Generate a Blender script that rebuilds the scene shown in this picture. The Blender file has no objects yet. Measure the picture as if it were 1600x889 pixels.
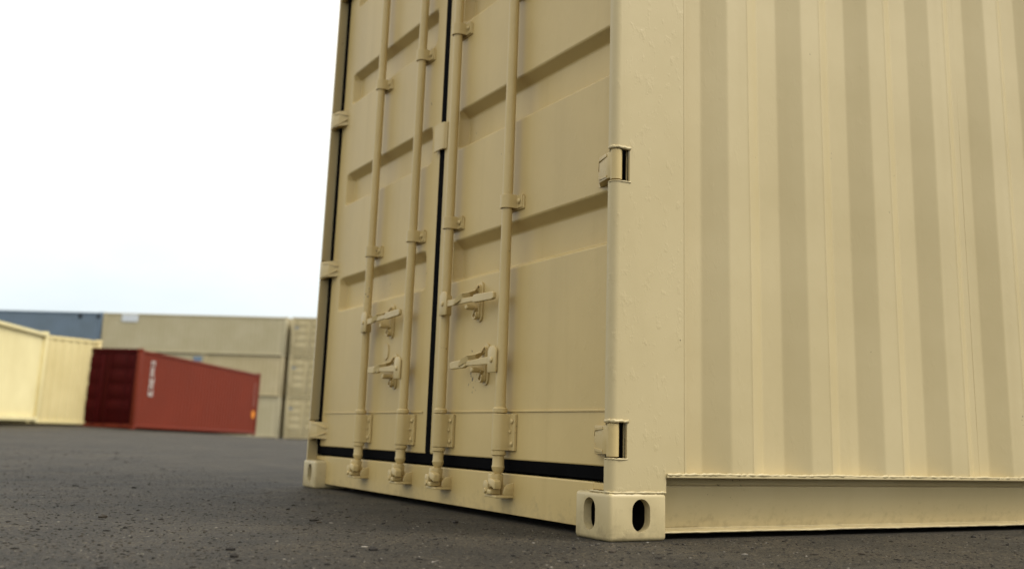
import bpy, bmesh, math, random
from mathutils import Vector, Matrix, noise
random.seed(7)
R = math.radians
sc = bpy.context.scene
COL = sc.collection

# ------------------------------------------------------------------ camera
cam_d = bpy.data.cameras.new('camera')
cam = bpy.data.objects.new('camera', cam_d)
COL.objects.link(cam)
sc.camera = cam
CAM = Vector((-1.517, -2.2295, 0.252))
a, b, c = R(29.5676), R(12.3363), R(1.7566)
fw = Vector((math.sin(a)*math.cos(b), math.cos(a)*math.cos(b), math.sin(b)))
r0 = Vector((math.cos(a), -math.sin(a), 0)); u0 = r0.cross(fw)
rt = r0*math.cos(c) + u0*math.sin(c); up = -r0*math.sin(c) + u0*math.cos(c)
M = Matrix((rt, up, -fw)).transposed().to_4x4()
M.translation = CAM
cam.matrix_world = M
cam_d.sensor_width = 36.0
cam_d.lens = 36.0*1624.2262/1600
cam_d.shift_x = -29.2072/1600
cam_d.shift_y = -119.3601/1600
cam_d.clip_start = 0.02
cam_d.clip_end = 3000
cam_d.dof.use_dof = True
cam_d.dof.focus_distance = 2.75
cam_d.dof.aperture_fstop = 2.8

# ------------------------------------------------------------------ sky, sun, exposure
SUN_EL, SUN_AZ = R(52), R(136)          # azimuth measured clockwise from +y
w = bpy.data.worlds.new('World'); sc.world = w; w.use_nodes = True
nt = w.node_tree; nt.nodes.clear()
out = nt.nodes.new('ShaderNodeOutputWorld'); bg = nt.nodes.new('ShaderNodeBackground')
sky = nt.nodes.new('ShaderNodeTexSky'); sky.sky_type = 'NISHITA'; sky.sun_disc = False
sky.sun_elevation = SUN_EL; sky.sun_rotation = SUN_AZ
sky.air_density = 1.0; sky.dust_density = 2.5; sky.ozone_density = 1.0
tc = nt.nodes.new('ShaderNodeTexCoord')
mp = nt.nodes.new('ShaderNodeMapping'); mp.inputs['Scale'].default_value = (1, 1, 2.6)
nz = nt.nodes.new('ShaderNodeTexNoise'); nz.inputs['Scale'].default_value = 1.9
nz.inputs['Detail'].default_value = 6; nz.inputs['Roughness'].default_value = 0.55
cr = nt.nodes.new('ShaderNodeValToRGB')
cr.color_ramp.elements[0].position = 0.30; cr.color_ramp.elements[0].color = (.8, .8, .8, 1)
cr.color_ramp.elements[1].position = 0.58; cr.color_ramp.elements[1].color = (.97, .97, .97, 1)
mx = nt.nodes.new('ShaderNodeMix'); mx.data_type = 'RGBA'
sx_ = nt.nodes.new('ShaderNodeSeparateXYZ'); nt.links.new(tc.outputs['Generated'], sx_.inputs[0])
el = nt.nodes.new('ShaderNodeMath'); el.operation = 'MULTIPLY_ADD'; el.inputs[1].default_value = .26
ce = nt.nodes.new('ShaderNodeValToRGB')
ce.color_ramp.elements[0].position = .13; ce.color_ramp.elements[0].color = (.47, .525, .545, 1)
ce.color_ramp.elements[1].position = .50; ce.color_ramp.elements[1].color = (.82, .80, .735, 1)
e_ = ce.color_ramp.elements.new(.31); e_.color = (.60, .635, .635, 1)
sc10 = nt.nodes.new('ShaderNodeVectorMath'); sc10.operation = 'SCALE'; sc10.inputs['Scale'].default_value = 10
nt.links.new(nz.outputs['Fac'], el.inputs[0]); nt.links.new(sx_.outputs['Z'], el.inputs[2])
nt.links.new(el.outputs[0], ce.inputs['Fac']); nt.links.new(ce.outputs['Color'], sc10.inputs[0])
nt.links.new(sc10.outputs[0], mx.inputs[7])
nt.links.new(tc.outputs['Generated'], mp.inputs['Vector'])
nt.links.new(mp.outputs['Vector'], nz.inputs['Vector'])
nt.links.new(nz.outputs['Fac'], cr.inputs['Fac'])
nt.links.new(cr.outputs['Color'], mx.inputs[0])
nt.links.new(sky.outputs['Color'], mx.inputs[6])
nt.links.new(mx.outputs[2], bg.inputs['Color'])
bg.inputs['Strength'].default_value = 0.10
nt.links.new(bg.outputs['Background'], out.inputs['Surface'])

sun_d = bpy.data.lights.new('sun', 'SUN'); sun = bpy.data.objects.new('sun', sun_d); COL.objects.link(sun)
sun_d.energy = 1.5; sun_d.angle = R(30); sun_d.color = (1.0, 0.965, 0.88)
sd = Vector((math.sin(SUN_AZ)*math.cos(SUN_EL), math.cos(SUN_AZ)*math.cos(SUN_EL), math.sin(SUN_EL)))
sun.rotation_euler = sd.to_track_quat('Z', 'Y').to_euler()
sun.location = (0, -10, 30)

sc.render.engine = 'CYCLES'
sc.view_settings.view_transform = 'Standard'
sc.view_settings.look = 'None'
sc.view_settings.gamma = 1.0
sc.view_settings.use_curve_mapping = False
sc.view_settings.exposure = 0.83
sc.render.resolution_x = 1024; sc.render.resolution_y = 568

# ------------------------------------------------------------------ materials
def nodes(m):
    m.use_nodes = True
    t = m.node_tree
    return t, t.nodes['Principled BSDF']
def N(t, k, **kw):
    n = t.nodes.new(k)
    for key, v in kw.items():
        if key in n.inputs: n.inputs[key].default_value = v
        else: setattr(n, key, v)
    return n
def paint(name, base, rough=.42, var=.10, bump=.35, chips=0.0, chipcol=(.06, .045, .03), scale=1.0, streak=0.0, splash=0.0):
    m = bpy.data.materials.new(name); t, p = nodes(m); L = t.links.new
    co = t.nodes.new('ShaderNodeTexCoord')
    # broad patches of the paint itself: repaints, thin coats
    n1 = N(t, 'ShaderNodeTexNoise', Scale=1.7*scale, Detail=5.0, Roughness=.6)
    L(co.outputs['Object'], n1.inputs['Vector'])
    rp = t.nodes.new('ShaderNodeValToRGB')
    lo = tuple(x*(1-var) for x in base); hi = tuple(min(1, x*(1+var)) for x in base)
    rp.color_ramp.elements[0].position = .33; rp.color_ramp.elements[0].color = (lo[0], lo[1]*.985, lo[2]*.93, 1)
    rp.color_ramp.elements[1].position = .68; rp.color_ramp.elements[1].color = (hi[0], hi[1], hi[2], 1)
    L(n1.outputs['Fac'], rp.inputs['Fac'])
    colout = rp.outputs['Color']
    if streak:
        mpp = t.nodes.new('ShaderNodeMapping'); mpp.inputs['Scale'].default_value = (14*scale, 14*scale, .7*scale)
        L(co.outputs['Object'], mpp.inputs['Vector'])
        ns = N(t, 'ShaderNodeTexNoise', Scale=1.0, Detail=4.0); L(mpp.outputs['Vector'], ns.inputs['Vector'])
        rs = t.nodes.new('ShaderNodeValToRGB')
        rs.color_ramp.elements[0].position = .52; rs.color_ramp.elements[0].color = (0, 0, 0, 1)
        rs.color_ramp.elements[1].position = .75; rs.color_ramp.elements[1].color = (streak, streak, streak, 1)
        L(ns.outputs['Fac'], rs.inputs['Fac'])
        ms = t.nodes.new('ShaderNodeMix'); ms.data_type = 'RGBA'
        L(rs.outputs['Color'], ms.inputs[0]); L(colout, ms.inputs[6])
        ms.inputs[7].default_value = (base[0]*.62, base[1]*.56, base[2]*.42, 1)
        colout = ms.outputs[2]
    if chips:
        n2 = N(t, 'ShaderNodeTexNoise', Scale=75.0*scale, Detail=2.0)
        L(co.outputs['Object'], n2.inputs['Vector'])
        n3 = N(t, 'ShaderNodeTexNoise', Scale=5.0*scale, Detail=1.0)
        L(co.outputs['Object'], n3.inputs['Vector'])
        ma = t.nodes.new('ShaderNodeMath'); ma.operation = 'MULTIPLY'
        L(n2.outputs['Fac'], ma.inputs[0]); L(n3.outputs['Fac'], ma.inputs[1])
        r2 = t.nodes.new('ShaderNodeValToRGB')
        r2.color_ramp.elements[0].position = .515 - chips*.02; r2.color_ramp.elements[0].color = (0, 0, 0, 1)
        r2.color_ramp.elements[1].position = .530 - chips*.02; r2.color_ramp.elements[1].color = (1, 1, 1, 1)
        L(ma.outputs[0], r2.inputs['Fac'])
        mc = t.nodes.new('ShaderNodeMix'); mc.data_type = 'RGBA'
        L(r2.outputs['Color'], mc.inputs[0]); L(colout, mc.inputs[6]); mc.inputs[7].default_value = (*chipcol, 1)
        colout = mc.outputs[2]
    if splash:
        sz_ = t.nodes.new('ShaderNodeSeparateXYZ'); L(co.outputs['Object'], sz_.inputs[0])
        nd = N(t, 'ShaderNodeTexNoise', Scale=34.0, Detail=6.0, Roughness=.7); L(co.outputs['Object'], nd.inputs['Vector'])
        md_ = N(t, 'ShaderNodeMapRange'); md_.inputs[1].default_value = .16; md_.inputs[2].default_value = .0
        md_.inputs[3].default_value = -.25; md_.inputs[4].default_value = .12
        L(sz_.outputs['Z'], md_.inputs[0])
        ad = t.nodes.new('ShaderNodeMath'); ad.operation = 'ADD'; L(nd.outputs['Fac'], ad.inputs[0]); L(md_.outputs[0], ad.inputs[1])
        rd = t.nodes.new('ShaderNodeValToRGB')
        rd.color_ramp.elements[0].position = .50; rd.color_ramp.elements[0].color = (0, 0, 0, 1)
        rd.color_ramp.elements[1].position = .80; rd.color_ramp.elements[1].color = (splash, splash, splash, 1)
        L(ad.outputs[0], rd.inputs['Fac'])
        mdx = t.nodes.new('ShaderNodeMix'); mdx.data_type = 'RGBA'
        L(rd.outputs['Color'], mdx.inputs[0]); L(colout, mdx.inputs[6]); mdx.inputs[7].default_value = (.13, .095, .055, 1)
        colout = mdx.outputs[2]
    L(colout, p.inputs['Base Color'])
    rr = N(t, 'ShaderNodeMapRange'); rr.inputs[3].default_value = rough-.09; rr.inputs[4].default_value = rough+.12
    L(n1.outputs['Fac'], rr.inputs[0]); L(rr.outputs[0], p.inputs['Roughness'])
    p.inputs['Specular IOR Level'].default_value = .38
    if bump:
        b1 = N(t, 'ShaderNodeTexNoise', Scale=260.0*scale, Detail=2.0)
        b2 = N(t, 'ShaderNodeTexNoise', Scale=38.0*scale, Detail=4.0, Roughness=.65)
        b3 = N(t, 'ShaderNodeTexNoise', Scale=5.0*scale, Detail=2.0)
        for bb in (b1, b3): L(co.outputs['Object'], bb.inputs['Vector'])
        mb_ = t.nodes.new('ShaderNodeMapping'); mb_.inputs['Scale'].default_value = (1, 1, .55)
        L(co.outputs['Object'], mb_.inputs['Vector']); L(mb_.outputs['Vector'], b2.inputs['Vector'])
        s1 = t.nodes.new('ShaderNodeMath'); s1.operation = 'MULTIPLY_ADD'; s1.inputs[1].default_value = .10
        L(b1.outputs['Fac'], s1.inputs[0]); 
        rb = t.nodes.new('ShaderNodeValToRGB'); rb.color_ramp.elements[0].position = .56; rb.color_ramp.elements[1].position = .86
        L(b2.outputs['Fac'], rb.inputs['Fac']); L(rb.outputs['Color'], s1.inputs[2])
        s2 = t.nodes.new('ShaderNodeMath'); s2.operation = 'MULTIPLY_ADD'; s2.inputs[1].default_value = 1.6
        L(b3.outputs['Fac'], s2.inputs[0]); L(s1.outputs[0], s2.inputs[2])
        bp = N(t, 'ShaderNodeBump', Strength=bump, Distance=.003)
        L(s2.outputs[0], bp.inputs['Height']); L(bp.outputs['Normal'], p.inputs['Normal'])
    return m
TAN = (.495, .406, .226)
tan_side = paint('tan_paint_corrugated', TAN, .36, .06, .16, chips=.5, streak=.10, splash=.38)
tan_post = paint('tan_paint_thick', TAN, .36, .05, .36, chips=1.0, splash=.38)
tan_door = paint('tan_paint_door', (.525, .396, .168), .42, .08, .2, chips=.6, streak=.16, splash=.38)
tan_iron = paint('tan_paint_ironwork', (.510, .390, .176), .36, .07, .35, chips=.6, scale=1.6)
def plain(name, base, rough=.6, spec=.3, metal=0):
    m = bpy.data.materials.new(name); t, p = nodes(m); L = t.links.new
    co = t.nodes.new('ShaderNodeTexCoord')
    n1 = N(t, 'ShaderNodeTexNoise', Scale=30.0, Detail=3.0); L(co.outputs['Object'], n1.inputs['Vector'])
    rp = t.nodes.new('ShaderNodeValToRGB')
    rp.color_ramp.elements[0].position = .3; rp.color_ramp.elements[0].color = tuple(x*.8 for x in base)+(1,)
    rp.color_ramp.elements[1].position = .7; rp.color_ramp.elements[1].color = tuple(min(1, x*1.2) for x in base)+(1,)
    L(n1.outputs['Fac'], rp.inputs['Fac']); L(rp.outputs['Color'], p.inputs['Base Color'])
    p.inputs['Roughness'].default_value = rough; p.inputs['Specular IOR Level'].default_value = spec
    p.inputs['Metallic'].default_value = metal
    return m
rubber = plain('black_rubber', (.0025, .0025, .003), .9, .04)
dark_in = plain('dark_interior', (.02, .017, .013), .9, .05)  # near-black for floors, vents and painted-in shade of hollows
steel = plain('bare_bolt', (.35, .33, .30), .4, .5, .6)

def asphalt():
    m = bpy.data.materials.new('asphalt'); t, p = nodes(m); L = t.links.new
    co = t.nodes.new('ShaderNodeTexCoord')
    def ns(s, d=3.0, r=.55):
        n = N(t, 'ShaderNodeTexNoise', Scale=s, Detail=d, Roughness=r); L(co.outputs['Object'], n.inputs['Vector']); return n
    big = ns(.55, 5); mid = ns(3.2, 5, .65); fine = ns(120, 5, .75)
    vor = N(t, 'ShaderNodeTexVoronoi', Scale=210.0); L(co.outputs['Object'], vor.inputs['Vector'])
    r1 = t.nodes.new('ShaderNodeValToRGB')
    r1.color_ramp.elements[0].position = .3; r1.color_ramp.elements[0].color = (.026, .0230, .0180, 1)
    r1.color_ramp.elements[1].position = .72; r1.color_ramp.elements[1].color = (.054, .0475, .0365, 1)
    L(big.outputs['Fac'], r1.inputs['Fac'])
    r2 = t.nodes.new('ShaderNodeValToRGB')
    r2.color_ramp.elements[0].position = .35; r2.color_ramp.elements[0].color = (.52, .51, .49, 1)
    r2.color_ramp.elements[1].position = .72; r2.color_ramp.elements[1].color = (1.42, 1.33, 1.18, 1)
    L(mid.outputs['Fac'], r2.inputs['Fac'])
    m1 = t.nodes.new('ShaderNodeMix'); m1.data_type = 'RGBA'; m1.blend_type = 'MULTIPLY'; m1.inputs[0].default_value = 1
    L(r1.outputs['Color'], m1.inputs[6]); L(r2.outputs['Color'], m1.inputs[7])
    # stones of the aggregate: each its own grey
    r3 = t.nodes.new('ShaderNodeValToRGB')
    r3.color_ramp.elements[0].position = .0; r3.color_ramp.elements[0].color = (.35, .35, .35, 1)
    r3.color_ramp.elements[1].position = .85; r3.color_ramp.elements[1].color = (1.45, 1.4, 1.3, 1)
    e = r3.color_ramp.elements.new(.97); e.color = (3.0, 2.8, 2.5, 1)
    sep = t.nodes.new('ShaderNodeSeparateColor'); L(vor.outputs['Color'], sep.inputs[0]); L(sep.outputs[0], r3.inputs['Fac'])
    m2 = t.nodes.new('ShaderNodeMix'); m2.data_type = 'RGBA'; m2.blend_type = 'MULTIPLY'; m2.inputs[0].default_value = 1
    L(m1.outputs[2], m2.inputs[6]); L(r3.outputs['Color'], m2.inputs[7])
    # pale scuffs and dust
    sc1 = ns(1.1, 6, .7)
    mpx = t.nodes.new('ShaderNodeMapping'); mpx.inputs['Scale'].default_value = (5, 26, 1); mpx.inputs['Rotation'].default_value = (0, 0, .5)
    L(co.outputs['Object'], mpx.inputs['Vector'])
    sc2 = N(t, 'ShaderNodeTexNoise', Scale=1.0, Detail=5.0, Roughness=.7); L(mpx.outputs['Vector'], sc2.inputs['Vector'])
    mm = t.nodes.new('ShaderNodeMath'); mm.operation = 'MULTIPLY'; L(sc1.outputs['Fac'], mm.inputs[0]); L(sc2.outputs['Fac'], mm.inputs[1])
    r4 = t.nodes.new('ShaderNodeValToRGB')
    r4.color_ramp.elements[0].position = .30; r4.color_ramp.elements[0].color = (0, 0, 0, 1)
    r4.color_ramp.elements[1].position = .44; r4.color_ramp.elements[1].color = (.55, .55, .55, 1)
    L(mm.outputs[0], r4.inputs['Fac'])
    m3 = t.nodes.new('ShaderNodeMix'); m3.data_type = 'RGBA'
    L(r4.outputs['Color'], m3.inputs[0]); L(m2.outputs[2], m3.inputs[6]); m3.inputs[7].default_value = (.095, .085, .072, 1)
    L(m3.outputs[2], p.inputs['Base Color'])
    p.inputs['Roughness'].default_value = .68; p.inputs['Specular IOR Level'].default_value = .30
    hs = t.nodes.new('ShaderNodeMath'); hs.operation = 'MULTIPLY_ADD'; hs.inputs[1].default_value = -.7
    L(vor.outputs['Distance'], hs.inputs[0]); L(fine.outputs['Fac'], hs.inputs[2])
    bp = N(t, 'ShaderNodeBump', Strength=1.0, Distance=.009); L(hs.outputs[0], bp.inputs['Height'])
    L(bp.outputs['Normal'], p.inputs['Normal'])
    return m
asph = asphalt()

# ------------------------------------------------------------------ mesh helpers
class MB:
    def __init__(s): s.bm = bmesh.new()
    def poly(s, pts):
        return s.bm.faces.new([s.bm.verts.new(p) for p in pts])
    def box(s, x0, x1, y0, y1, z0, z1, bev=0, seg=2):
        v = [s.bm.verts.new((x, y, z)) for x in (x0, x1) for y in (y0, y1) for z in (z0, z1)]
        F = [(0, 1, 3, 2), (4, 6, 7, 5), (0, 4, 5, 1), (2, 3, 7, 6), (0, 2, 6, 4), (1, 5, 7, 3)]
        fs = [s.bm.faces.new([v[i] for i in f]) for f in F]
        if bev:
            es = list({e for f in fs for e in f.edges})
            bmesh.ops.bevel(s.bm, geom=es, offset=bev, segments=seg, affect='EDGES', profile=.5)
    def prism(s, pts, ax, lo, hi, bev=0, seg=2):
        """closed outline pts (2-D) swept along axis ax from lo to hi"""
        def P(p, t):
            if ax == 'z': return (p[0], p[1], t)
            if ax == 'y': return (p[0], t, p[1])
            return (t, p[0], p[1])
        A = [s.bm.verts.new(P(p, lo)) for p in pts]; B = [s.bm.verts.new(P(p, hi)) for p in pts]
        fs = [s.bm.faces.new(A), s.bm.faces.new(B[::-1])]
        n = len(pts)
        for i in range(n):
            j = (i+1) % n
            fs.append(s.bm.faces.new((A[i], B[i], B[j], A[j])))
        if bev:
            es = list({e for f in fs for e in f.edges})
            bmesh.ops.bevel(s.bm, geom=es, offset=bev, segments=seg, affect='EDGES', profile=.5)
    def lathe(s, cx, cy, prof, n=20, axis='z'):
        """prof: list of (radius, height)"""
        def P(r, h, k):
            t = 2*math.pi*k/n; A_, B_ = r*math.cos(t), r*math.sin(t)
            if axis == 'z': return (cx+A_, cy+B_, h)
            if axis == 'x': return (h, cx+A_, cy+B_)
            return (cx+A_, h, cy+B_)
        rings = [[s.bm.verts.new(P(r, h, k)) for k in range(n)] for r, h in prof]
        for A_, B_ in zip(rings, rings[1:]):
            for k in range(n):
                j = (k+1) % n
                s.bm.faces.new((A_[k], A_[j], B_[j], B_[k]))
        s.bm.faces.new(rings[0][::-1]); s.bm.faces.new(rings[-1])
    def strap(s, path, wdt, th, wax):
        """flat strap following path (3-D points); wdt along vector wax, th across"""
        wax = Vector(wax).normalized(); P = [Vector(p) for p in path]; rings = []
        for i, p in enumerate(P):
            d = (P[min(i+1, len(P)-1)]-P[max(i-1, 0)]).normalized()
            wv = (wax - d*wax.dot(d)).normalized(); nv = d.cross(wv).normalized()
            ww = wdt[i] if isinstance(wdt, (list, tuple)) else wdt
            rings.append([s.bm.verts.new(p+wv*ww/2*i1+nv*th/2*i2) for i1, i2 in ((-1, -1), (1, -1), (1, 1), (-1, 1))])
        for A_, B_ in zip(rings, rings[1:]):
            for k in range(4):
                j = (k+1) % 4; s.bm.faces.new((A_[k], A_[j], B_[j], B_[k]))
        s.bm.faces.new(rings[0][::-1]); s.bm.faces.new(rings[-1])
    def tube(s, path, rad, n=10):
        P = [Vector(p) for p in path]; rings = []
        for i, p in enumerate(P):
            d = (P[min(i+1, len(P)-1)]-P[max(i-1, 0)]).normalized()
            ref = Vector((0, 0, 1)) if abs(d.z) < .9 else Vector((1, 0, 0))
            u_ = d.cross(ref).normalized(); v_ = d.cross(u_)
            rr = rad[i] if isinstance(rad, (list, tuple)) else rad
            rings.append([s.bm.verts.new(p+(u_*math.cos(2*math.pi*k/n)+v_*math.sin(2*math.pi*k/n))*rr) for k in range(n)])
        for A_, B_ in zip(rings, rings[1:]):
            for k in range(n):
                j = (k+1) % n; s.bm.faces.new((A_[k], A_[j], B_[j], B_[k]))
        s.bm.faces.new(rings[0][::-1]); s.bm.faces.new(rings[-1])
    def build(s, name, mat, parent=None, ang=32, bevel=0, seg=2):
        bmesh.ops.recalc_face_normals(s.bm, faces=s.bm.faces)
        for f in s.bm.faces: f.smooth = True
        for e in s.bm.edges:
            if len(e.link_faces) != 2 or e.calc_face_angle(0) > R(ang): e.smooth = False
        me = bpy.data.meshes.new(name); s.bm.to_mesh(me); s.bm.free()
        for m_ in (mat if isinstance(mat, (list, tuple)) else [mat]): me.materials.append(m_)
        o = bpy.data.objects.new(name, me); COL.objects.link(o)
        if parent is not None: o.parent = parent
        if bevel:
            md = o.modifiers.new('bevel', 'BEVEL'); md.width = bevel; md.segments = seg
            md.limit_method = 'ANGLE'; md.angle_limit = R(25); md.harden_normals = True
        return o
def empty(name, loc=(0, 0, 0), rot=(0, 0, 0)):
    o = bpy.data.objects.new(name, None); COL.objects.link(o)
    o.location = loc; o.rotation_euler = rot; o.empty_display_size = .2
    return o
def tag(o, label=None, cat=None, group=None, kind=None):
    if label: o['label'] = label
    if cat: o['category'] = cat
    if group: o['group'] = group
    if kind: o['kind'] = kind
    return o
def stadium(cu, cv, wdt, hgt, n=10):
    r = wdt/2; d = hgt/2-r; pts = []
    for k in range(n+1): t = math.pi*k/n; pts.append((cu+r*math.cos(t), cv+d+r*math.sin(t)))
    for k in range(n+1): t = math.pi+math.pi*k/n; pts.append((cu+r*math.cos(t), cv-d+r*math.sin(t)))
    return pts

# ------------------------------------------------------------------ ground
def sstep(t): t = max(0, min(1, t)); return t*t*(3-2*t)
AZK = [(-40, 0), (-5, .004), (2.7, .006), (7.3, .006), (9.4, .0027), (15.3, -.0039), (17.5, -.008), (40, -.008), (75, 0)]
def ground_z(x, y):
    """yard level where the near container stands, falling gently to the far stacks"""
    dx, dy = x-CAM.x, y-CAM.y; r = math.hypot(dx, dy)
    if r < 18: return 0.0
    az = math.degrees(math.atan2(dx, dy)); k = 0
    for (a0, k0), (a1, k1) in zip(AZK, AZK[1:]):
        if a0 <= az <= a1: k = k0+(k1-k0)*(az-a0)/(a1-a0)
    g = k*(min(r, 72)-18)
    if az < 17.5:
        t = sstep((r-44)/22); g = g*(1-t)-.43*t*(sstep((az+40)/40))
    return g
def make_ground():
    bm = bmesh.new(); n = 360; rings = []
    radii = [0.0]; r = .25
    while r < 1500: radii.append(r); r *= 1.13
    c0 = bm.verts.new((CAM.x, CAM.y, 0))
    for r in radii[1:]:
        rings.append([bm.verts.new((CAM.x+r*math.cos(2*math.pi*k/n), CAM.y+r*math.sin(2*math.pi*k/n),
                     ground_z(CAM.x+r*math.cos(2*math.pi*k/n), CAM.y+r*math.sin(2*math.pi*k/n)))) for k in range(n)])
    for k in range(n): bm.faces.new((c0, rings[0][k], rings[0][(k+1) % n]))
    for A_, B_ in zip(rings, rings[1:]):
        for k in range(n): j = (k+1) % n; bm.faces.new((A_[k], B_[k], B_[j], A_[j]))
    for f in bm.faces: f.smooth = True
    me = bpy.data.meshes.new('ground'); bm.to_mesh(me); bm.free(); me.materials.append(asph)
    o = bpy.data.objects.new('ground', me); COL.objects.link(o); o['kind'] = 'structure'
make_ground()

# ================================================================== THE MAIN CONTAINER
Wd, Ln, Ht = 2.438, 6.058, 2.591
D = .05                                   # plane of the door leaves
ZB, ZT = .118, Ht-.118
root = empty('shipping_container')
tag(root, 'large tan shipping container close by, with locking bars on its doors and a corrugated side', 'shipping container')

HZ = (.248, .972, 1.692, 2.352)           # hinge heights
def mirror(pts, sy): return [(x, y) if sy > 0 else (x, Wd-y) for x, y in pts]

def boolean(o, cutters):
    hs = []
    for q in cutters:
        h = q.build('cutter', tan_post, None); hs.append(h)
        md = o.modifiers.new('b', 'BOOLEAN'); md.object = h; md.operation = 'DIFFERENCE'; md.solver = 'EXACT'
    bpy.context.view_layer.update()
    me = bpy.data.meshes.new_from_object(o.evaluated_get(bpy.context.evaluated_depsgraph_get()))
    o.modifiers.clear(); o.data = me
    for h in hs: bpy.data.objects.remove(h)
    bm = bmesh.new(); bm.from_mesh(me)
    for f in bm.faces: f.smooth = True
    for e in bm.edges:
        e.smooth = len(e.link_faces) == 2 and e.calc_face_angle(0) <= R(32)
    bm.to_mesh(me); bm.free()
    me.materials.clear(); me.materials.append(tan_post)
# --- corner posts of the door end, cut out behind every hinge barrel
def post_outline(cut):
    o_ = .004; r = .020; th = .007; xe = .237
    outer = []; inner = []
    if not cut:
        outer += [(.056, .022), (.030, .026), (o_, .034), (o_, o_+r)]
        for k in range(1, 7):
            t = math.pi + math.pi/2*k/6
            outer.append((o_+r+r*math.cos(t), o_+r+r*math.sin(t)))
        outer.append((xe, o_))
        inner = [(xe, o_+th), (.030, .0115), (.020, .0155), (.0145, .0255), (.030, .0215), (.056, .018)]
    else:
        outer = [(.053, o_), (xe, o_)]; inner = [(xe, o_+th), (.053, o_+th)]
    return outer+inner
def corner_post(sy):
    m = MB(); m.prism(mirror(post_outline(False), sy), 'z', ZB-.002, ZT+.002)
    o = m.build('corner_post', tan_post, None); hs = []
    q = MB()
    boxes = [(-.02, .0535, -.01, .045, h-.046, h+.046) for h in HZ] + [(.1785, .26, -.01, .03, .10, .1655)]
    for x0_, x1_, y0_, y1_, z0_, z1_ in boxes:
        if sy < 0: y0_, y1_ = Wd-y1_, Wd-(y0_ if z0_ < .2 and x0_ > .1 else .0112)
        q.box(x0_, x1_, y0_, y1_, z0_, z1_)
    boolean(o, [q])
    o.parent = root
    q = MB()
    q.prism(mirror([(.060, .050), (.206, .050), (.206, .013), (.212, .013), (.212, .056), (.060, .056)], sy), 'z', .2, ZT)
    q.build('post_shade_plate', dark_in, o)  # dark plate added as the shade inside the post cavity
    return o
for sy in (1, -1): corner_post(sy)
# rough flame-cut rims above each cut-out and weld beads on the casting tops
def bead(path, r0_, r1_, name, parent, step=.006, mat=None):
    m = MB(); P = []
    for A_, B_ in zip(path, path[1:]):
        A_, B_ = Vector(A_), Vector(B_); n = max(2, int((B_-A_).length/step))
        P += [A_.lerp(B_, k/n) for k in range(n)]
    P.append(Vector(path[-1]))
    P = [p+Vector((random.uniform(-1, 1), random.uniform(-1, 1), random.uniform(-1, 1)))*r0_*.3 for p in P]
    m.tube(P, [random.uniform(r0_, r1_) for _ in P], 8)
    return m.build(name, mat or tan_post, parent, ang=70)
def arc_pts(z, y_end=.03, x_end=.056, dx=.0):
    pts = [(.004+dx, y_end, z)]
    for k in range(0, 7):
        t = math.pi + math.pi/2*k/6; pts.append((.024+(.020-dx)*math.cos(t), .024+(.020-dx)*math.sin(t), z))
    pts.append((x_end, .004+dx, z)); return pts
posts = [o for o in root.children if o.name.startswith('corner_post')]
for h in HZ[:3]:
    bead(arc_pts(h+.047), .0035, .006, 'weld_bead', posts[0], .005)
    bead(arc_pts(h-.047), .0015, .003, 'weld_bead', posts[0], .006)

# --- corner castings: hollow blocks with three slots
def casting(ex, sy, sz):
    """ex 0 door end / 1 far end; sy -1 near side y=0 / +1; sz 0 bottom / 1 top"""
    lx, ly, lz = .178, .162, .118
    m = MB(); m.box(0, lx, 0, ly, 0, lz, .011, 4); o = m.build('corner_casting', tan_post, None)
    cut = []
    q = MB(); q.box(.024, lx-.012, .024, ly-.012, .016, lz-.012); cut.append(q)
    q = MB(); q.prism(stadium(.097, .063, .056, .081, 14), 'y', -.05, .06); cut.append(q)
    q = MB(); q.prism(stadium(.092, .063, .054, .080, 14), 'x', -.05, .06); cut.append(q)
    q = MB(); q.prism(stadium(.095, .09, .06, .11, 14), 'z', -.05, .05); cut.append(q)
    boolean(o, cut); me = o.data
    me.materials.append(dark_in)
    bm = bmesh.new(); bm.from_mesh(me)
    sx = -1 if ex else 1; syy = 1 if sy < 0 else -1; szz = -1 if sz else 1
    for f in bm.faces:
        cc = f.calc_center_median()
        if .023 < cc.x < lx-.011 and .023 < cc.y < ly-.011 and .015 < cc.z < lz-.011: f.material_index = 1  # hollow's faces coloured dark to deepen the shade in the slots
    for v in bm.verts:
        v.co.x = v.co.x if sx > 0 else Ln-v.co.x
        v.co.y = v.co.y if syy > 0 else Wd-v.co.y
        v.co.z = v.co.z if szz > 0 else Ht-v.co.z
    bmesh.ops.recalc_face_normals(bm, faces=bm.faces)
    for f in bm.faces: f.smooth = True
    for e in bm.edges:
        if len(e.link_faces) != 2 or e.calc_face_angle(0) > R(32): e.smooth = False
    bm.to_mesh(me); bm.free()
    o.parent = root
    return o
cast0 = casting(0, -1, 0)
for ex in (0, 1):
    for sy in (-1, 1):
        for sz in (0, 1):
            if (ex, sy, sz) != (0, -1, 0): casting(ex, sy, sz)
bead([(.006, .10, .119), (.006, .012, .119), (.012, .006, .119), (.177, .004, .119)], .002, .0042, 'weld_bead', cast0, .006)

# --- door sill and header
m = MB()
m.prism([(D, .020), (D, .136), (D+.004, .1385), (.16, .1385), (.16, .150), (.20, .150), (.20, .020)], 'y', .150, Wd-.150)
m.box(D+.001, .12, .012, .152, .119, .137); m.box(D+.001, .12, Wd-.152, Wd-.012, .119, .137)
sill = m.build('door_sill', tan_door, root, bevel=.004)
m = MB(); m.box(D+.022, .12, .02, Wd-.02, .139, .230); m.build('threshold_seal', rubber, sill)
m = MB(); m.box(.03, .16, .150, Wd-.150, 2.472, Ht-.012); m.box(.02, .03, .16, Wd-.16, 2.49, Ht-.03)
m.build('door_header', tan_door, root, bevel=.004)

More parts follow.
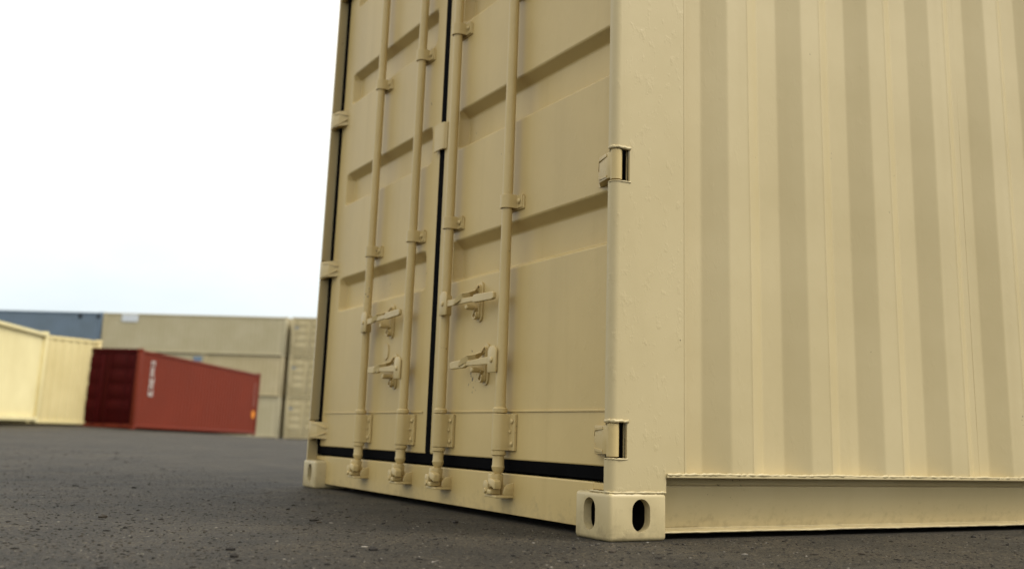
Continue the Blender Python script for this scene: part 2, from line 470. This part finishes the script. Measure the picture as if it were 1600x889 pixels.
# --- door leaves
BANDS = [(.772+.487*k, .920+.487*k) for k in range(4)]
BARS_R = (.627, 1.056)
def door(sy):
    """sy>0: leaf next to the near post"""
    y0, y1 = .058, 1.200
    ya, yb = (.085, 1.085) if sy > 0 else (.172, 1.122)
    fy = (lambda y: y) if sy > 0 else (lambda y: Wd-y)
    m = MB(); bm = m.bm
    zs = [.178, .30, .324]
    zz = [(z, 0) for z in zs]
    for lo, hi in BANDS: zz += [(lo, 0), (lo+.012, 1), (hi-.030, 1), (hi, 0)]
    zz.append((2.462, 0))
    yy = [(y0, 0), (y0+.045, 0), (ya, 0), (ya+.024, 1), ((ya+yb)/2, 1), (yb-.024, 1), (yb, 0), (y1-.04, 0), (y1, 0)]
    G = [[bm.verts.new((D+(.035 if a_ and b_ else 0), fy(y), z)) for y, b_ in yy] for z, a_ in zz]
    for i in range(len(zz)-1):
        for j in range(len(yy)-1): bm.faces.new((G[i][j], G[i][j+1], G[i+1][j+1], G[i+1][j]))
    # returns round the leaf
    loop = [G[0][j] for j in range(len(yy))] + [G[i][-1] for i in range(1, len(zz))] + \
           [G[-1][j] for j in range(len(yy)-2, -1, -1)] + [G[i][0] for i in range(len(zz)-2, 0, -1)]
    back = [bm.verts.new((D+.060, v.co.y, v.co.z)) for v in loop]
    for k in range(len(loop)):
        j = (k+1) % len(loop); bm.faces.new((loop[k], loop[j], back[j], back[k]))
    bm.faces.new(back)
    leaf = m.build('door', tan_door, root, bevel=.007, seg=3)
    tag(leaf, 'near door leaf beside the broad corner post' if sy > 0 else 'far door leaf with a patch by its lower handle')
    q = MB(); q.box(D-.0035, D+.004, min(fy(.095), fy(1.165)), max(fy(.095), fy(1.165)), .3205, .3265)
    q.build('weld_seam', tan_door, leaf, bevel=.0015)
    # rubber seal round the leaf
    g = MB()
    lo, hi = sorted((fy(.0225), fy(.063))); g.box(D-.002, D+.05, lo, hi, .186, 2.47)
    lo, hi = sorted((fy(1.196), fy(1.2185))); g.box(D+.001, D+.05, lo, hi, .186, 2.47)
    lo, hi = sorted((fy(.0145), fy(1.2185))); g.box(D+.002, D+.05, lo, hi, .146, .1855)
    g.build('door_seal', rubber, leaf)
    # hinges
    for h in HZ:
        q = MB()
        q.lathe(.0205, fy(.0205), [(.012, h-.0425), (.0160, h-.041), (.0160, h+.041), (.012, h+.0425)], 20)
        pts = [(.0050, .022), (.0065, .048), (.017, .098), (D-.001, .136), (D-.001, .150), (D+.001, .150), (D+.001, .09), (.026, .028)]
        pl = [(x, fy(y)) for x, y in pts]
        q.prism(pl, 'z', h-.036, h+.036, .0012)
        # raised ribs of the forging
        for s_ in (-1, 1):
            q.strap([(.0065, fy(.044), h+s_*.029), (.015, fy(.092), h+s_*.026), (D-.006, fy(.138), h+s_*.010)], [.006, .007, .004], .005, (0, 0, 1))
        q.build('hinge', tan_iron, leaf, bevel=.0015)
    # locking bars
    BX, BR = .0175, .0168
    for bi, by in enumerate(BARS_R):
        y = fy(by)
        q = MB(); q.lathe(BX, y, [(BR, .20), (BR, 2.52)], 28)
        q.lathe(BX, y, [(.0185, .3165), (.0225, .319), (.0225, .330), (.0185, .334)], 24)
        q.lathe(BX, y, [(.010, .136), (.0150, .143), (.0185, .151), (.0200, .158), (.0180, .163), (.0178, .190), (.0225, .193), (.0225, .204), (.018, .206)], 24)
        bar = q.build('locking_bar', tan_iron, leaf)
        # cam at the foot of the bar
        q = MB()
        q.prism([(-.012, y-.013), (.010, y-.020), (.032, y-.012), (.034, y+.010), (.010, y+.018), (-.010, y+.013)], 'z', .098, .137, .004)
        q.prism([(y-.046, .094), (y-.046, .116), (y-.036, .122), (y-.004, .124), (y+.002, .112), (y-.006, .104), (y-.030, .104), (y-.034, .094)], 'x', -.017, .006, .003)
        q.prism([(y+.004, .080), (y+.004, .108), (y+.014, .118), (y+.032, .116), (y+.038, .100), (y+.030, .080)], 'x', -.014, .008, .003)
        q.box(-.015, .022, y-.016, y+.008, .077, .092, .004)
        q.lathe(y+.018, .087, [(.0065, -.019), (.0085, -.016), (.0085, -.012)], 10, 'x')
        q.build('bar_cam', tan_iron, leaf, bevel=.001)
        # keeper the cam hooks behind, welded to the sill
        q = MB()
        q.prism([(D+.004, y-.044), (.014, y-.044), (-.008, y-.040), (-.008, y+.036), (.014, y+.042), (D+.004, y+.042)], 'z', .068, .076, .002)
        for s_ in (-1, 1):
            q.prism([(D+.004, .0755), (.020, .0755), (.016, .080), (.018, .096), (.030, .108), (D+.004, .112)], 'y', y+s_*.039-.004, y+s_*.039+.004, .0015)
        q.build('cam_keeper', tan_iron, sill)
        # lower guide: folded plate over the bar, bolted flange on the right
        q = MB(); n = 12
        o_, i_ = [], []
        for k in range(n+1):
            t = math.pi/2 + math.pi*k/n
            o_.append((BX+(BR+.006)*math.cos(t), y+(BR+.006)*math.sin(t)))
            i_.append((BX+(BR+.0015)*math.cos(t), y+(BR+.0015)*math.sin(t)))
        ro = [(D-.001, y+BR+.006)] + o_ + [(D-.010, y-BR-.006), (D-.010, y-BR-.036), (D-.001, y-BR-.036)]
        ri = [(D-.001, y-BR-.0015)] + i_[::-1] + [(D-.001, y+BR+.0015)]
        q.prism(ro+ri, 'z', .206, .315, 0)
        for hz in (.226, .293):
            q.lathe(y-BR-.022, hz, [(.0085, D-.011), (.0078, D-.014), (.004, D-.0165)], 12, 'x')
        q.lathe(y-BR-.012, .262, [(.006, D-.011), (.0055, D-.014), (.003, D-.015)], 10, 'x')
        q.build('bar_guide', tan_iron, leaf, bevel=.0015)
        # straps
        for hz in (.978, 1.706, 2.33):
            q = MB(); q.prism(ro+ri, 'z', hz-.022, hz+.022)
            q.lathe(y-BR-.020, hz, [(.0095, D-.011), (.0085, D-.014), (.004, D-.017)], 12, 'x')
            # backing pad under the strap
            q.prism([(D+.001, y-BR-.042), (D-.006, y-BR-.042), (D-.006, y+BR+.016), (D+.001, y+BR+.016)], 'z', hz-.026, hz+.016)
            q.build('bar_bracket', tan_iron, leaf, bevel=.0015)
    # handles and their catches. (bar y, height, reaches towards, catch y)
    def handle(by, z, dirn, cy, tilt):
        y = by
        q = MB(); c_ = y+dirn*(.030 if dirn < 0 else .022)
        pl = [(c_-.028, z-.039), (c_+.028, z-.039), (c_+.028, z+.030), (c_+.014, z+.043), (c_-.014, z+.043), (c_-.028, z+.030)]
        q.prism([(a_, b_) for a_, b_ in pl], 'x', -.008, -.001, .0025)
        q.box(-.004, .034, y+dirn*.012-.006, y+dirn*.012+.006, z-.036, z+.034, .002)
        q.lathe(c_, z, [(.009, -.008), (.008, -.0115), (.004, -.0135)], 14, 'x')
        q.build('handle_hub', tan_iron, leaf, bevel=.001)
        q = MB(); e, g0 = (.405, .262) if dirn < 0 else (.318, .215)
        q.strap([(.000, y+dirn*.020, z), (.000, y+dirn*.10, z+tilt*.2), (-.001, y+dirn*g0, z+tilt*.6)], [.026, .022, .016], .008, (0, 0, 1))
        q.strap([(-.001, y+dirn*(g0-.006), z+tilt*.6), (-.002, y+dirn*(g0+.006), z+tilt*.65), (-.003, y+dirn*(e-.012), z+tilt), (-.003, y+dirn*e, z+tilt)], [.020, .027, .025, .018], .013, (0, 0, 1))
        q.build('handle', tan_iron, leaf, bevel=.003)
        # catch: long rounded plate, bent latch above, hook below
        q = MB(); zc = z-.004
        q.prism(stadium(cy, zc, .040, .134), 'x', D-.006, D-.0005)
        q.prism(stadium(cy+.003, zc, .027, .116), 'x', D-.012, D-.0055)
        q.lathe(cy+.004, zc+.040, [(.010, D-.012), (.0095, D-.017), (.005, D-.020)], 14, 'x')
        q.strap([(D-.014, cy+.000, zc+.054), (D-.020, cy+.002, zc+.034), (D-.036, cy+.010, zc+.022), (-.004, cy+.030, zc+.018), (-.010, cy+.060, zc+.008), (-.009, cy+.088, zc-.006)], [.020, .024, .022, .020, .020, .006], .005, (0, -.6, .7))
        q.lathe(cy+.012, zc-.020, [(.009, D-.010), (.009, .002), (.006, -.001)], 14, 'x')
        hk = [(D-.016, cy-.002, zc-.020)]
        for k in range(9):
            t = -.2 - math.pi*1.15*k/8
            hk.append((D-.016, cy+.008+.012*math.cos(t), zc-.044+.013*math.sin(t)))
        q.strap(hk, .013, .006, (1, 0, 0))
        q.build('handle_catch', tan_iron, leaf, bevel=.0012)
    if sy > 0:
        handle(BARS_R[1], .686, -1, .848, -.006)
        handle(BARS_R[0], .478, 1, .788, -.006)
        # cover plate over the joint of the two leaves
        for zc in (1.338, .0):
            if not zc: continue
            q = MB(); q.prism([(D-.001, 1.175), (D-.012, 1.185), (D-.016, 1.20), (D-.016, 1.262), (D-.009, 1.262), (D-.009, 1.205), (D-.001, 1.20)], 'z', zc-.052, zc+.052)
            q.build('joint_cover', tan_iron, leaf, bevel=.0012)
    else:
        handle(fy(BARS_R[0]), .680, -1, 1.606, .012)
        handle(fy(BARS_R[1]), .482, 1, 1.550, .003)
        q = MB(); q.prism([(1.655+.030*math.cos(t)*(1 if k % 2 else .9), .560+.034*math.sin(t)) for k, t in [(k, k*math.pi/4) for k in range(8)]], 'x', D-.004, D+.001)
        q.build('blank_plate', tan_iron, leaf, bevel=.001)
for sy in (1, -1): door(sy)

# --- corrugated side walls
X0, PITCH = .327, .2965
def corr_profile(x_start, x_end):
    """(x, depth) from outside: 0 outer flat, 1 inner flat"""
    pts = [(x_start, 1)]; k = 0
    while True:
        xs = X0+PITCH*k
        if xs+.22 > x_end: break
        pts += [(xs, 1), (xs+.0755, 0), (xs+.152, 0), (xs+.219, 1)]; k += 1
    pts.append((x_end, 1)); return pts
def side_wall(sy):
    fy = (lambda y: y) if sy > 0 else (lambda y: Wd-y)
    m = MB(); bm = m.bm
    prof = corr_profile(.238, Ln-.20)
    # small radius at every fold
    P = []
    for i, (x, d) in enumerate(prof):
        if 0 < i < len(prof)-1:
            xa, da = prof[i-1]; xb, db = prof[i+1]; q = .0035
            ya_ = d+(da-d)*q/max(1e-6, abs(x-xa)); yb_ = d+(db-d)*q/max(1e-6, abs(xb-x))
            rg = .05 if d == 0 and db > 0 else 0
            P += [(x-2.2*q, d+(da-d)*2.2*q/abs(x-xa)), (x-q, ya_), (x, (ya_+yb_)/4+d/2-rg), (x+q, yb_), (x+2.2*q, d+(db-d)*2.2*q/abs(xb-x))]
        else: P.append((x, d))
    zs = [.1655+ (Ht-.095-.1655)*k/24 for k in range(25)]
    def off(x, z): return .0016*noise.noise(Vector((x*1.4, z*.8, 3.1*sy)))+.0007*noise.noise(Vector((x*6, z*2.2, 9)))
    G = [[bm.verts.new((x+.0012*noise.noise(Vector((x*3, z*1.2, 5))), fy(.0075+.0345*d+off(x, z)), z)) for x, d in P] for z in zs]
    for i in range(len(zs)-1):
        for j in range(len(P)-1): bm.faces.new((G[i][j], G[i][j+1], G[i+1][j+1], G[i+1][j]))
    wl = m.build('side_wall', tan_side, root, ang=30)
    sd_ = wl.modifiers.new('solid', 'SOLIDIFY'); sd_.thickness = .002; sd_.offset = 0
    # welded joint between two sheets
    for xs in (1.466, 3.24, 5.02):
        q = MB()
        lo, hi = sorted((fy(.0405), fy(.044))); q.box(xs-.0025, xs+.0025, lo, hi, .168, Ht-.10)
        q.build('sheet_joint', tan_side, wl, bevel=.0008)
    # bottom rail
    q = MB()
    pr = [(-.001, .156), (-.001, .1645), (.090, .1645), (.090, .016), (.034, .014), (.033, .019), (.072, .024), (.040, .133), (.050, .137), (.056, .153)]
    pr = [(fy(y), z) for y, z in pr]
    q.prism(pr, 'x', .1785, Ln-.1785)
    rail = q.build('bottom_rail', tan_side, root, bevel=.0018)
    q = MB(); q.prism([(fy(.0695), .0275), (fy(.076), .0275), (fy(.046), .1315), (fy(.0385), .1315)], 'x', .1786, .335)
    q.build('rail_gusset', tan_side, rail, bevel=.001)
    q = MB(); lo, hi = sorted((fy(.002), fy(.06))); q.box(.1785, Ln-.1785, lo, hi, Ht-.095, Ht-.02); q.build('top_rail', tan_side, root, bevel=.004)
    if sy > 0:
        P_ = []; x = .18
        while x < Ln-.18: P_.append((x, 0, .1645)); x += .03
        pts = [(x_, .0015+.0012*noise.noise(Vector((x_*9, 0, 0))), .1650+.002*noise.noise(Vector((x_*7, 4, 0)))) for x_, _, _ in P_]
        bead(pts, .0022, .0050, 'weld_bead', rail, .009, tan_side)
        # flaked edge of the bottom flange
        pts = [(x_, .0335, .0172+.0012*noise.noise(Vector((x_*5, 8, 0)))) for x_, _, _ in P_]
        bead(pts, .0018, .0035, 'flange_edge', rail, .012, tan_side)
        # weld down the post's edge
        pts = [(.2445+.001*noise.noise(Vector((z*9, 1, 0))), .036, z) for z in [.17+.05*k for k in range(46)]]
        bead(pts, .004, .0062, 'weld_bead', wl, .012, tan_side)
        q = MB(); q.box(.2404, .2475, .0075, .042, .1655, ZT); q.build('post_flange', tan_side, wl, bevel=.001)
for sy in (1, -1): side_wall(sy)
# --- far end, roof, floor
for sy in (0, 1):
    m = MB(); y0 = 0.004 if not sy else Wd-.12; m.box(Ln-.20, Ln-.004, y0, y0+.116, ZB, ZT, .008, 2)
    m.build('corner_post', tan_post, root)
m = MB(); prof = []
y = .12; k = 0
while y < Wd-.12:
    prof += [(Ln-.05, y), (Ln-.05, y+.07), (Ln-.015, y+.11), (Ln-.015, y+.18)]; y += .22
prof = [(x, min(yv, Wd-.12)) for x, yv in prof]
for A_, B_ in zip(prof, prof[1:]):
    m.bm.faces.new([m.bm.verts.new(v) for v in ((A_[0], A_[1], .16), (B_[0], B_[1], .16), (B_[0], B_[1], Ht-.1), (A_[0], A_[1], Ht-.1))])
m.box(Ln-.12, Ln-.006, .16, Wd-.16, .02, .16); m.box(Ln-.12, Ln-.006, .16, Wd-.16, Ht-.1, Ht-.015)
m.build('end_wall', tan_side, root)
m = MB(); m.box(.16, Ln-.16, .05, Wd-.05, Ht-.035, Ht-.022); m.build('roof', tan_side, root)
m = MB(); m.box(.12, Ln-.1, .10, Wd-.10, .12, .15)
for k in range(14): m.box(.35+.4*k, .42+.4*k, .10, Wd-.10, .03, .1205)
m.build('floor', dark_in, root)

# ================================================================== CONTAINERS BEHIND
def far_container(name, label, p, ang, L, H, col, zb=None, slope=True, end_shade_col=None, group=None, tall_rail=False, inset=.045, cd=.03, lift=0):
    W = Wd; ex = Vector((math.cos(R(ang)), math.sin(R(ang))))
    gz = lambda q_: ground_z(q_[0], q_[1])
    far = (p[0]+ex.x*L, p[1]+ex.y*L)
    z0 = gz(p)+.02; z1 = gz(far)+.02+lift
    rt_ = empty(name, (p[0], p[1], z0 if zb is None else zb), (0, -math.atan2(z1-z0, L) if zb is None and slope else 0, R(ang)))
    tag(rt_, label, 'shipping container', group)
    mt = paint(label.split(' ')[0]+'_coat', col, .6, .06, 0, scale=.4, streak=.08); mt.node_tree.nodes['Principled BSDF'].inputs['Specular IOR Level'].default_value = .15
    me_ = mt if end_shade_col is None else paint(label.split(' ')[0]+'_end_shade_coat', end_shade_col, .7, .1, 0, scale=.4)
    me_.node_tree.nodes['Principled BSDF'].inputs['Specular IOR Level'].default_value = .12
    for s_ in (0, 1):
        fy = (lambda y: y) if not s_ else (lambda y: W-y)
        i_ = inset; c_ = inset-cd; m = MB(); P = [(.14, i_)]; x = .2
        while x+.28 < L-.14: P += [(x, i_), (x+.068, c_), (x+.14, c_), (x+.208, i_)]; x += .278
        P.append((L-.14, i_))
        lo = [m.bm.verts.new((x_, fy(y_), .16)) for x_, y_ in P]; hi = [m.bm.verts.new((x_, fy(y_), H-.11)) for x_, y_ in P]
        for j in range(len(P)-1): m.bm.faces.new((lo[j], lo[j+1], hi[j+1], hi[j]))
        m.build('side_wall', mt, rt_, ang=10)
        a_, b_ = sorted((fy(.002), fy(.07)))
        m = MB(); m.box(.15, L-.15, a_, b_, .055, .165, .01); m.build('bottom_rail', mt, rt_)
        m = MB(); m.box(.15, L-.15, a_, b_, H-.14 if tall_rail else H-.125, H-.045, .01); m.build('top_rail', mt, rt_)
        for x0_ in (0.003, L-.153):
            a2, b2 = sorted((fy(.003), fy(.14)))
            m = MB(); m.box(x0_, x0_+.15, a2, b2, .118, H-.118, .015); m.build('corner_post', mt, rt_)
            for zc in (0, H-.118):
                a3, b3 = sorted((fy(0), fy(.162)))
                m = MB(); m.box(0 if x0_ < 1 else L-.178, .178 if x0_ < 1 else L, a3, b3, zc, zc+.118, .012); m.build('corner_casting', mt, rt_)
    # door end at x=0
    m = MB(); m.box(.03, .15, .14, W-.14, .03, .16, .01); m.build('door_sill', me_ if end_shade_col is None else mt, rt_)
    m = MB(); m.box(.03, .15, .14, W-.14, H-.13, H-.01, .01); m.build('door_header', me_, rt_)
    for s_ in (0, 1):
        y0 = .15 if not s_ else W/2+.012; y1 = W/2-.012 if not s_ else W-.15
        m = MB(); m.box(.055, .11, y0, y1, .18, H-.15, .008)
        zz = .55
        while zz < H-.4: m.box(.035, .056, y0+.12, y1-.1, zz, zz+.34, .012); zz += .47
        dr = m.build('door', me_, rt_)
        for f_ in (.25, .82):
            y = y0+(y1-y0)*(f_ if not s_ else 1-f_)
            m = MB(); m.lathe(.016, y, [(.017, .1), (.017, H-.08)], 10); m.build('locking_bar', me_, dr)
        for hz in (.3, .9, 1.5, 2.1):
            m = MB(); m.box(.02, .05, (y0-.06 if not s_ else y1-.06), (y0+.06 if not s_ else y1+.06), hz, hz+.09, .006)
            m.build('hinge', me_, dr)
    m = MB(); P = []; y = .14
    while y < W-.14: P += [(L-.045, y), (L-.045, y+.07), (L-.012, y+.11), (L-.012, min(W-.14, y+.18))]; y += .24
    P = [(a_, min(b_, W-.14)) for a_, b_ in P]
    for A_, B_ in zip(P, P[1:]):
        if abs(A_[1]-B_[1]) < 1e-6: continue
        m.bm.faces.new([m.bm.verts.new(v) for v in ((A_[0], A_[1], .16), (B_[0], B_[1], .16), (B_[0], B_[1], H-.1), (A_[0], A_[1], H-.1))])
    m.box(L-.12, L-.006, .14, W-.14, .03, .16); m.box(L-.12, L-.006, .14, W-.14, H-.11, H-.012)
    m.build('end_wall', mt, rt_)
    m = MB(); m.box(.15, L-.15, .06, W-.06, H-.075, H-.055); m.box(.25, L-.25, .25, W-.25, H-.0545, H-.004); m.build('roof', mt, rt_)  # second box: filler added so no sky shows between stacked levels
    m = MB(); m.box(.12, L-.1, .08, W-.08, .12, .17); m.box(.25, L-.25, .25, W-.25, .003, .1195); m.build('floor', dark_in, rt_)  # second box: dark filler added to block sky through the gap below
    return rt_
white_p = plain('white_lettering', (.46, .38, .34), .6)
orange_p = plain('orange_sticker', (.75, .25, .02), .6)
pale_p = plain('pale_board', (.62, .66, .70), .6)
bluedec = plain('blue_sticker', (.16, .22, .30), .6)
CREAM = (.60, .50, .25)
far_container('cream_container', 'cream container at the left edge, its long ribbed side under a thick top rail',
              (1.43-6.058*math.cos(R(66)), 31.22-6.058*math.sin(R(66))), 66, 6.058, 2.591, (.74, .65, .37), tall_rail=True, inset=.10, zb=.19, group='cream containers')
far_container('cream_container', 'cream container set back between the thick-railed cream one and the red one',
              (3.4-6.058*math.cos(R(29.2)), 35.01-6.058*math.sin(R(29.2))), 29.2, 6.058, 2.80, (.64, .54, .285), zb=.12, group='cream containers')
red = far_container('red_container', 'rust red container with white upright lettering and red doors darkened for shade',
              (4.46, 33.82), 54.1, 11.0, 2.591, (.160, .026, .012), end_shade_col=(.05, .0018, .0018), lift=.03)  # door end colour darkened to stand for its shaded side
# lettering running down the side near the doors
q = MB(); z = 2.26
for k, (hh, ww) in enumerate([(.17, .26), (.17, .22), (.11, .24), (.22, .30), (.15, .26), (.19, .30)]):
    y_ = .004; x_ = .80
    q.box(x_, x_+.075, y_, y_+.006, z-hh, z); q.box(x_+ww-.06, x_+ww+.02, y_, y_+.006, z-hh, z)
    if k % 2 == 0: q.box(x_+.075, x_+ww-.06, y_, y_+.006, z-.055, z)
    else: q.box(x_+.075, x_+ww-.06, y_, y_+.006, z-hh, z-hh+.055)
    if k in (3, 5): q.box(x_+.075, x_+ww-.06, y_+.001, y_+.006, z-hh*.6, z-hh*.4)
    z -= hh+.03
q.build('lettering', white_p, red)
q = MB(); q.lathe(10.5, .85, [(.17, .004), (.17, .009)], 20, 'y'); q.build('round_sticker', orange_p, red)
fade = plain('faded_code', (.30, .12, .09), .7)
for k in range(7):
    q = MB(); q.box(10.4, 10.56, .004, .009, 1.20+.14*k, 1.28+.14*k); q.build('code_mark', fade, red)
TANF = (.455, .405, .27)
A32 = -32.5; d32 = Vector((math.cos(R(A32)), math.sin(R(A32)))); T1 = Vector((8.09, 71.42)); T2 = T1+d32*12.28
zs0 = -.40
GS = 'containers of the far stacks'
far_container('tan_container', 'dull tan container at the bottom of the long stack, right of the red one', T1, A32, 12.28, 2.591, TANF, zs0, group=GS, cd=.018)
far_container('tan_container', 'short tan container in the middle row, just above the right end of the red one', T1+d32*(12.28-5.25), A32, 5.25, 2.591, (.47, .40, .25), zs0+2.592, group=GS)
mid = far_container('tan_container', 'middle row tan container almost hidden by the red one, blue board at its end', T1+d32*(12.28-5.25-6.12), A32, 6.058, 2.591, TANF, zs0+2.592, group=GS, cd=.018)
q = MB(); q.box(5.40, 5.98, -.006, .004, 2.16, 2.46); q.build('blue_board', bluedec, mid)
top = far_container('tan_container', 'long dull tan container on top of the stack with a pale board', T1, A32, 12.28, 2.591, TANF, zs0+5.184, group=GS, cd=.018)
q = MB(); q.box(1.25, 2.35, -.004, .006, 2.02, 2.50); q.build('pale_board', pale_p, top)
BL = (.15, .20, .26)
for k in range(3):
    o = far_container('blue_container', 'grey blue container on the top row at the far left' if k == 2 else 'blue container hidden under the grey blue one of the top row', T1-d32*12.29, A32, 12.19, 2.591, BL, zs0+2.592*k, group=GS, cd=.018)
    if k == 2:
        for x_ in (10.6, 11.85):
            q = MB(); q.box(x_, x_+.22, .002, .012, 2.18, 2.42); q.build('vent', dark_in, o)
E0 = T2+d32*(2.438+.34)
for k in range(3):
    o = far_container('tan_container', ['tan container with doors facing out, lowest of the stack by the near container',
        'tan container with doors facing out, middle of the stack by the near container',
        'tan container with doors facing out, topmost of the stack by the near container'][k], E0, 57.5, 6.058, 2.591, (.48, .41, .25), zs0+2.592*k, group=GS)
    q = MB(); q.box(.040, .053, 1.95, 2.20, 1.75, 2.12); q.build('sticker', bluedec, o)

# ================================================================== GRIT ON THE ASPHALT
stone_m = [plain('dark_grit', (.018, .015, .012), .8), plain('brown_grit', (.04, .031, .022), .8), plain('pale_grit', (.20, .18, .15), .8)]
def grit():
    bm = bmesh.new()
    dirv = Vector((math.sin(a), math.cos(a), 0)); rv = Vector((math.cos(a), -math.sin(a), 0))
    for i in range(30000):
        tiny = i > 9000
        d = 1.1+(4.5 if tiny else 9)*random.random()**(1.5 if tiny else 1.9)
        s_ = random.uniform(-.66, .60)*d*1.05
        p = Vector((CAM.x, CAM.y, 0))+dirv*d+rv*s_
        if p.x > .0 and 0 < p.y < Wd: continue
        if p.x > .01 and p.y > -.02: continue
        sz = random.choice((.0008, .001, .0012, .0015, .0015, .002, .003)) * (1+.10*d)
        if tiny: sz = random.uniform(.0009, .0024)
        elif random.random() < .045: sz *= 2.2
        mi = random.choices((0, 1, 2), (.50, .38, .12) if tiny else (.60, .22, .18))[0]
        if mi == 2: sz *= .7
        rz = random.uniform(0, math.pi); el = random.uniform(.8, 2.6); n = random.choice((5, 6))
        ring = []; fl = random.uniform(.3, .8)
        for k in range(n):
            t = 2*math.pi*k/n; rr = sz*random.uniform(.7, 1.15)
            x_, y_ = rr*el*math.cos(t), rr*math.sin(t)
            ring.append((p.x+x_*math.cos(rz)-y_*math.sin(rz), p.y+x_*math.sin(rz)+y_*math.cos(rz)))
        lo = [bm.verts.new((x_, y_, -.001)) for x_, y_ in ring]
        md = [bm.verts.new((p.x+(x_-p.x)*1.08, p.y+(y_-p.y)*1.08, sz*fl*random.uniform(.5, .9))) for x_, y_ in ring]
        tp = bm.verts.new((p.x, p.y, sz*fl*1.4))
        fs = []
        for k in range(n):
            j = (k+1) % n
            fs.append(bm.faces.new((lo[k], lo[j], md[j], md[k]))); fs.append(bm.faces.new((md[k], md[j], tp)))
        for f in fs: f.material_index = mi
    me = bpy.data.meshes.new('loose_grit'); bm.to_mesh(me); bm.free()
    for mm_ in stone_m: me.materials.append(mm_)
    o = bpy.data.objects.new('loose_grit', me); COL.objects.link(o)
    tag(o, 'dark and pale grit scattered over the asphalt in front of the container', 'grit', kind='stuff')
grit()
